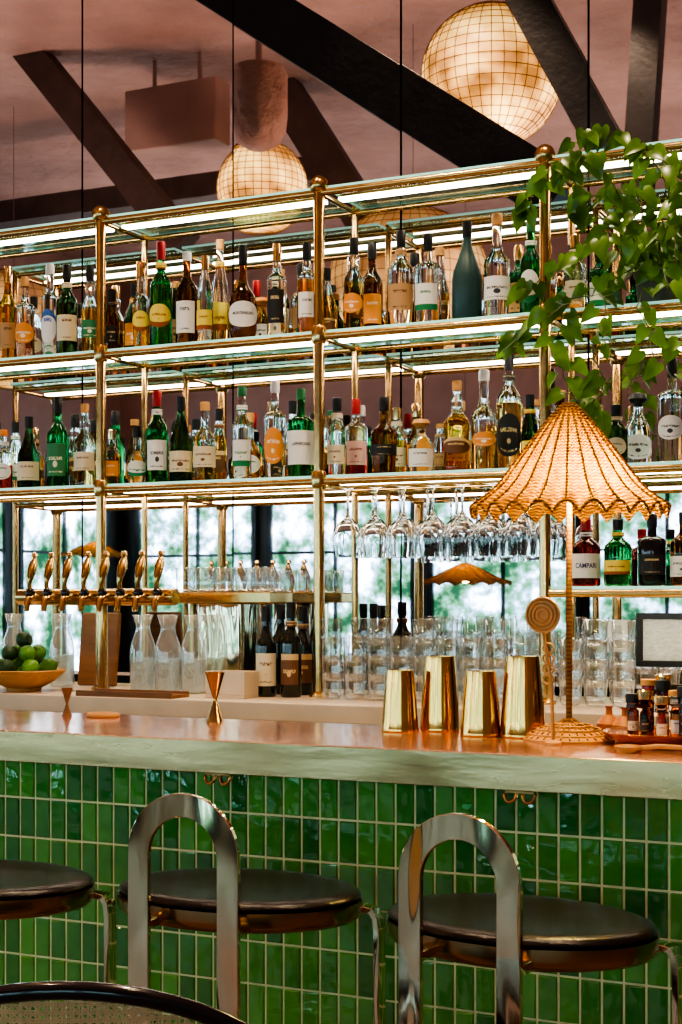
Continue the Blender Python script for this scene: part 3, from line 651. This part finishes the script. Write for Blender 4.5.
pf+=[prof[-2],prof[-1]]; addlathe(bm,pf,48); fin('lamp_base',bm,LIGHTWOOD,lamp,smooth=20)
bm=bmesh.new()
for r_ in range(30):
    a=2*math.pi*r_/30; addsweep(bm,[(q*math.cos(a),q*math.sin(a),z+.001) for q,z in prof[1:-2]],.0022,5)
fin('base_ribs',bm,WICKB,lamp)
bm=bmesh.new()
for r_,z in ((.03,.036),(.05,.032),(.068,.024),(.084,.014),(.097,.004)): addsweep(bm,[(r_*math.cos(2*math.pi*i/36),r_*math.sin(2*math.pi*i/36),z) for i in range(36)],.003,6,closed=True)
fin('base_rings',bm,LIGHTWOOD,lamp)
lathe('bulb',[(0,-.05),(.02,-.045),(.03,-.02),(.026,.005),(.012,.03),(0,.03)],BULB,lamp,(0.0,0,lt-TOPZ-.15),16)
ld=bpy.data.lights.new('lamp_light','POINT'); ld.energy=12; ld.color=(1,.74,.24); ld.shadow_soft_size=.04
lo=bpy.data.objects.new('lamp_light',ld); COL.objects.link(lo); lo.parent=lamp; lo.location=(.045,-.03,lt-TOPZ-.218)
PB=emis('pendant_bulb',(1,.66,.28),60)
for u,v,wpx in ((95,548,62),(462,572,88)):
    D=.6; t=D*F/wpx; k=(u-341)/F; p=MP(u,v,t*(c_+s_*k))
    e=thing('wicker_pendant_lamp','wicker umbrella pendant lamp hung from ceiling','lamp',p,group='wicker pendants'); shade('lamp_shade',D/2,.14,WICK,e,(0,0,.07),nr=12,na=96,ribs=16)
    tube('cord',[(0,0,.06),(0,0,ZC-p.z)],.0025,CORDM,e,6)
    lathe('bulb',[(0,-.05),(.03,-.04),(.04,-.01),(.03,.02),(0,.03)],PB,e,(0,0,-.02),16)
oy=3.02; p=PT(543,615,oy); e=thing('rattan_fan','round woven rattan fan on a thin stem standing on bar','ornament',(XA(553,oy),oy,TOPZ))
cx=p.x-XA(553,oy); cz=p.z-TOPZ
lathe('fan_backing',[(0,-.0015),(.034,-.0015),(.034,.0015),(0,.0015)],LIGHTWOOD,e,(cx,0,cz),28,rot=(math.pi/2,0,0))
bm=bmesh.new()
for rr in (.036,.029,.021,.012): addsweep(bm,[(cx+rr*math.cos(a),-.002,cz+rr*math.sin(a)) for a in [2*math.pi*i/24 for i in range(24)]],.0033,6,closed=True)
fin('fan_disc',bm,LIGHTWOOD,e)
tube('fan_stem',[(cx,0,cz-.035),(cx+.010,0,cz-.09),(cx+.018,0,cz-.14),(0,0,.02),(0,0,.004)],.004,LIGHTWOOD,e,8)
bm=bmesh.new()
for k in range(4):
    addsweep(bm,[(cx+.012+.012*math.cos(a),0,cz-.07-.022*k+.010*math.sin(a)) for a in [2*math.pi*i/14 for i in range(14)]],.0024,5,closed=True)
fin('fan_scroll',bm,LIGHTWOOD,e); lathe('fan_foot',[(0,0),(.018,0),(.018,.004),(.005,.010),(0,.01)],LIGHTWOOD,e,seg=18)
by=3.12; bx_=XA(662,by)
cb=thing('copper_bowl','shallow hammered copper tray holding bitters bottles','tray',(bx_,by,TOPZ))
lathe('bowl_body',[(0,0),(.085,0),(.10,.008),(.125,.028),(.122,.029),(.097,.012),(.082,.006),(0,.006)],pbr('hammered_copper',(.75,.36,.16),.25,1.,bump=.5,bscale=60,var=.2),cb,seg=40)
for i,(dx,dy,h) in enumerate(((-.062,.0,.10),(-.038,.035,.13),(-.01,.055,.14),(.022,.045,.12),(.052,.03,.14),(-.03,-.02,.11),(.0,.01,.13),(.03,-.0,.11),(.01,-.045,.10),(.055,-.03,.12))):
    bottle(bx_+dx,by+dy,TOPZ+.0062,h,('cyl','std','taper')[i%3],('brown','dkred','amber','clear','black')[i%5],('cream','black','red','white')[i%4],('black','wood','gold')[i%3],.0125,grp='bitters bottles in the copper tray',name='bitters_bottle',where='in copper tray')
POTM=pbr('terracotta_pot',(.45,.17,.08),.4,var=.3)
for i,(u,y) in enumerate(((609,3.27),(625,3.24))):
    e=thing('clay_shaker','round copper salt pot with narrow neck on bar','pot',(XA(u,y),y,TOPZ)); lathe('pot_body',[(0,0),(.015,0),(.026,.012),(.028,.028),(.018,.042),(.008,.048),(.007,.062),(.011,.068),(0,.068)],POTM,e,seg=22)
e=thing('wooden_spoon','round wooden scoop with handle lying on the bar','spoon',(XA(628,2.93),2.93,TOPZ)); lathe('scoop_bowl',[(0,0),(.02,0),(.028,.012),(.026,.014),(.018,.005),(0,.004)],LIGHTWOOD,e,seg=24); tube('scoop_handle',[(.024,0,.010),(.06,.01,.014),(.11,.02,.012)],.005,LIGHTWOOD,e,8)
e=thing('framed_notice','black framed pale notice on the mirrored wall','picture',(XA(664,4.93),4.928,ZA(664,640,4.93)))
boxes('picture_frame',[((-.09,-.016,-.09),(.09,.0,-.070)),((-.09,-.016,.070),(.09,.0,.09)),((-.09,-.016,-.070),(-.070,.0,.070)),((.070,-.016,-.070),(.09,.0,.070))],BLACKM,e,.001); boxes('paper_sheet',[((-.069,-.006,-.069),(.069,-.001,.069))],pbr('pale_printed_paper',(.55,.55,.53),.6,var=.45,vscale=60,stretch=(1,1,3)),e)
e=thing('wall_outlet','white electrical outlet plate on the wall','outlet',(XA(618,4.935),4.936,ZA(618,636,4.93))); boxes('outlet_plate',[((-.035,-.006,-.055),(.035,0,.055))],WHITEC,e,.002)
GS=pbr('grey_socket',(.5,.5,.5),.4,var=.1)
for z in (.008,-.036): boxes('socket',[((-.014,-.008,z),(.014,-.0061,z+.028))],GS,e)
# ---------------------------------------------------------------- stools
def stool():
    e=thing('bar_stool','round black leather bar stool with polished metal arch back','stool',(0,0,0),group='bar stools at the counter')
    sz=.752; SY=.74
    lathe('seat_cushion',[(0,sz-.012),(.238,sz-.012),(.243,sz-.010),(.244,sz-.007),(.240,sz-.002),(.228,sz+.002),(.205,sz+.003),(.17,sz+.001),(.08,sz-.003),(0,sz-.004)],LEATHER,e,seg=64,sy=SY)
    lathe('seat_frame',[(0,sz-.054),(.220,sz-.054),(.236,sz-.050),(.245,sz-.042),(.2475,sz-.032),(.2475,sz-.0135),(0,sz-.0135)],BRONZE,e,seg=64,sy=SY)
    ay=-.215; hw=.091; top_=.955-.021; pts=[(-hw,ay,0.0)]+[(-hw,ay,z) for z in (.3,.6,top_-hw)]
    for i in range(1,20): a=math.pi-math.pi*i/20; pts.append((hw*math.cos(a),ay,top_-hw+hw*math.sin(a)))
    pts+=[(hw,ay,z) for z in (top_-hw,.6,.3,0.0)]
    bm=bmesh.new(); addsweep(bm,pts,.01,rect=(.011,.043),up=(0,1,0)); fin('arch_back',bm,STEEL,e,smooth=25)
    for sx in (-1,1): boxes('arch_bracket',[((sx*hw-.015,ay+.005,sz-.050),(sx*hw+.015,-.14,sz-.032))],STEEL,e,.002)
    for sx in (-1,1):
        pp=[(sx*.20,.06,sz-.034),(sx*.235,.06,sz-.034),(sx*.254,.06,sz-.037),(sx*.263,.06,sz-.050),(sx*.266,.06,sz-.075),(sx*.267,.06,.4),(sx*.27,.06,0)]
        bm=bmesh.new(); addsweep(bm,pp,.01,rect=(.034,.012),up=(0,1,0)); fin('leg',bm,STEEL,e,smooth=35)
    tube('footrest',[(-.266,.06,.28),(-.24,-.1,.28),(-.09,ay+.01,.28),(.09,ay+.01,.28),(.24,-.1,.28),(.266,.06,.28)],.009,STEEL,e,10)
    return e
s0=stool(); s0.location=(-1.399,2.478,0); s0.rotation_euler=(0,0,math.radians(2))
copytree(s0,(-.828,2.455,0),math.radians(-8)); copytree(s0,(-1.925,2.345,0),math.radians(8))
# ---------------------------------------------------------------- cane chair
cp=PT(62,980,1.40); chz=cp.z
ch=thing('cane_chair','black lacquered armchair with woven cane back','chair',(cp.x,1.40,0),math.radians(26))
a_,b_=.29,.20; zc=chz-.012-b_
def backy(x): return -.0+.9*x*x
rim=[(-a_*.93,backy(a_*.93),.46)]+[(a_*math.cos(t),backy(a_*math.cos(t)),zc+b_*math.sin(t)) for t in [math.pi-math.pi*i/28 for i in range(29)]]+[(a_*.93,backy(a_*.93),.46)]
tube('back_rim',rim,.011,BLACKP,ch,14)
bm=bmesh.new()
def inside(x,z):
    if z<.50: return False
    if z<zc: return abs(x)<a_-.012
    return (x/(a_-.014))**2+((z-zc)/(b_-.010))**2<1
def strip(pts,w,dy,horiz):
    seg=[]
    for x,z in pts+[(9,9)]:
        if inside(x,z): seg.append((x,z))
        else:
            if len(seg)>1:
                vs=[]
                for X_,Z_ in seg:
                    o=(0,w/2) if horiz else (w/2,0)
                    vs.append((bm.verts.new((X_-o[0],backy(X_)+dy,Z_-o[1])),bm.verts.new((X_+o[0],backy(X_)+dy,Z_+o[1]))))
                for q,r_ in zip(vs[:-1],vs[1:]): bm.faces.new((q[0],r_[0],r_[1],q[1]))
            seg=[]
for i in range(58):
    for d in (0,.0032):
        z=.49+i*.0098+d; strip([(-.3+.01*k,z) for k in range(61)],.0024,.0 if d else .0006,True)
        x=-.29+i*.010+d; strip([(x,.49+.004*k) for k in range(110)],.0024,-.0006,False)
for i in range(-60,90):
    strip([(-.3+.004*k,.49+i*.0110+.004*k) for k in range(152)],.0026,.0012,True); strip([(-.3+.004*k,1.1-i*.0110-.004*k) for k in range(152)],.0026,-.0012,True)
fin('cane_webbing',bm,CANE,ch,recalc=False,smooth=0)
tube('seat_rail',[(-.265,.06,.455),(-.25,.42,.455),(-.2,.48,.455),(.2,.48,.455),(.25,.42,.455),(.265,.06,.455)],.018,BLACKP,ch,10,closed=True)
boxes('seat',[((-.24,.08,.46),(.24,.45,.50))],LEATHER,ch,.012)
for x,y in ((-.26,.07),(.26,.07),(-.22,.45),(.22,.45)): tube('leg',[(x,y,.46),(x*1.03,y,0)],[.017,.012],BLACKP,ch,10)
# ---------------------------------------------------------------- plant
def leafmat():
    m,nt,out=nmat('pothos_leaf'); p=nt.nodes.new('ShaderNodeBsdfPrincipled')
    tc=nt.nodes.new('ShaderNodeTexCoord'); n=nt.nodes.new('ShaderNodeTexNoise'); n.inputs['Scale'].default_value=9; n.inputs['Detail'].default_value=3; nt.links.new(tc.outputs['Object'],n.inputs['Vector'])
    c=mixc(nt,mth(nt,'MULTIPLY_ADD',n.outputs[0],2.8,-.9),(.008,.045,.005),(.17,.36,.03)); nt.links.new(c,p.inputs['Base Color']); p.inputs['Roughness'].default_value=.28
    t=nt.nodes.new('ShaderNodeBsdfTranslucent'); t.inputs[0].default_value=(.24,.48,.03,1)
    mx=nt.nodes.new('ShaderNodeMixShader'); mx.inputs[0].default_value=.22; nt.links.new(p.outputs[0],mx.inputs[1]); nt.links.new(t.outputs[0],mx.inputs[2]); nt.links.new(mx.outputs[0],out.inputs[0]); return m
LEAF=leafmat(); STEM=pbr('green_stem',(.12,.14,.05),.5,var=.3)
py=4.66; pz=S[1]+.0065
pl=thing('potted_pothos','trailing green pothos vine spilling from shelf planter','plant',(potx,py,pz))
lathe('pot',[(0,0),(.045,0),(.052,.01),(.062,.10),(.067,.105),(.067,.12),(.060,.12),(.054,.10),(0,.095)],pbr('grey_clay_pot',(.16,.16,.15),.7,var=.3,bump=.2),pl,seg=32)
lathe('soil',[(0,.10),(.0535,.0985),(0,.104)],pbr('soil',(.03,.018,.01),.9,var=.4,bump=.5),pl,seg=24)
O=Vector((potx,py,pz)); bl=bmesh.new(); bs=bmesh.new()
st=[(-.13,.16),(-.11,.27),(-.04,.38),(.06,.45),(.18,.46),(.32,.43),(.47,.36),(.62,.27),(.77,.17),(.90,.07),(1,.0)]
def leaf(p,d,nm,ln):
    d=d.normalized(); nm=(nm-d*nm.dot(d)).normalized(); sd=d.cross(nm)
    mid=[]; lf=[]; rt=[]
    for v,w in st:
        curl=-.22*v*v
        mid.append(bl.verts.new(p+(d*max(v,0.02*(1+v))+nm*(curl))*ln))
        lf.append(bl.verts.new(p+(d*v+sd*w*.8+nm*(curl+.22*w))*ln)); rt.append(bl.verts.new(p+(d*v-sd*w*.8+nm*(curl+.22*w))*ln))
    for i in range(len(st)-1):
        bl.faces.new((mid[i],mid[i+1],lf[i+1],lf[i])); bl.faces.new((mid[i],rt[i],rt[i+1],mid[i+1]))
V=[[(650,262),(625,205),(595,162),(570,160),(545,178),(530,198),(520,228)],[(650,262),(612,235),(582,255),(550,272),(522,298)],[(650,262),(602,285),(568,305),(552,340),(560,375),(585,408),(592,430)],
[(650,262),(668,200),(655,158),(625,140),(598,134),(574,142)],[(655,262),(684,215),(694,170)],[(652,262),(640,310),(655,350),(676,395)],[(645,262),(608,300),(595,350),(602,395),(576,425)],[(572,300),(545,320),(522,345),(502,352)],
[(650,262),(680,290),(690,340),(684,380)],[(650,262),(630,190),(610,195),(585,205),(565,225)],[(645,262),(620,250),(600,215),(575,180),(562,168)],
[(655,262),(672,225),(690,235)],[(650,262),(635,235),(645,205),(630,180)],[(650,262),(676,180),(650,150),(640,145)]]
for pi_,path in enumerate(V):
    y0=py if path[0][0]>640 else 4.44
    pts=[]; n=len(path)
    for i in range(n-1):
        for k in range(5):
            t=k/5; u=path[i][0]*(1-t)+path[i+1][0]*t; v=path[i][1]*(1-t)+path[i+1][1]*t; tt_=(i+t)/(n-1)
            Y=py+(4.42-py)*min(1,tt_*3.2) if y0==py else 4.42
            pts.append(PT(u+4*math.sin(i*5+k*1.3),v+3*math.cos(i*3+k*1.7),Y-.06*math.sin(tt_*4+pi_))-O)
    if y0==py: pts[0]=Vector((U(-.03,.03),U(-.03,.03),.10))
    addsweep(bs,pts,.0022,5)
    for i in range(1,len(pts)):
        if R()<.12: continue
        ang=U(0,2*math.pi); d=Vector((math.cos(ang)*.7,U(-.5,.1),math.sin(ang)*.4-.7)); nm=Vector((U(-.5,1.),-1,U(-.1,1.1)))
        base=pts[i]+Vector((d.x,d.y,abs(d.z)*.2)).normalized()*U(.012,.04)
        addsweep(bs,[pts[i],base],.0013,4); leaf(base,d,nm,U(.046,.080))
fin('leaves',bl,LEAF,pl,smooth=60,recalc=False); fin('vines',bs,STEM,pl)
# ---------------------------------------------------------------- light / world / camera
for x,y,e_ in ((-2.6,3.4,60),(-1.2,3.4,60),(-.3,2.2,30),(-2.2,1.6,30)):
    ld=bpy.data.lights.new('ceiling_spot','SPOT'); ld.energy=e_*3.8; ld.color=(1,.74,.50); ld.shadow_soft_size=.06; ld.spot_size=math.radians(80); ld.spot_blend=.6
    lo=bpy.data.objects.new('ceiling_spot',ld); COL.objects.link(lo); lo.location=(x,y,4.9)
for x,y in ((-6,2.5),(-2.5,2.0),(-6.5,-1.5),(-2.5,-1.5),(.8,1.5)):  # unseen up-facing fill lamps, added to warm and brighten the ceiling
    ld=bpy.data.lights.new('added_up_fill','AREA'); ld.energy=32; ld.color=(1,.74,.58); ld.size=.5
    lo=bpy.data.objects.new('added_up_fill',ld); COL.objects.link(lo); lo.location=(x,y,2.7); lo.rotation_euler=(math.pi,0,0)
w=bpy.data.worlds.new('World'); bpy.context.scene.world=w; w.use_nodes=True
w.node_tree.nodes['Background'].inputs[0].default_value=(.8,.85,1,1); w.node_tree.nodes['Background'].inputs[1].default_value=.5
cam=bpy.data.cameras.new('camera'); co=bpy.data.objects.new('camera',cam); COL.objects.link(co)
co.location=(0,0,CH); co.rotation_euler=(math.pi/2,0,TH); cam.lens=F/1024*36; cam.sensor_width=36; cam.shift_y=(HZ-512)/1024; cam.clip_start=.05
bpy.context.scene.camera=co
try: bpy.context.scene.view_settings.look='AgX - High Contrast'
except Exception as ex: print(ex)
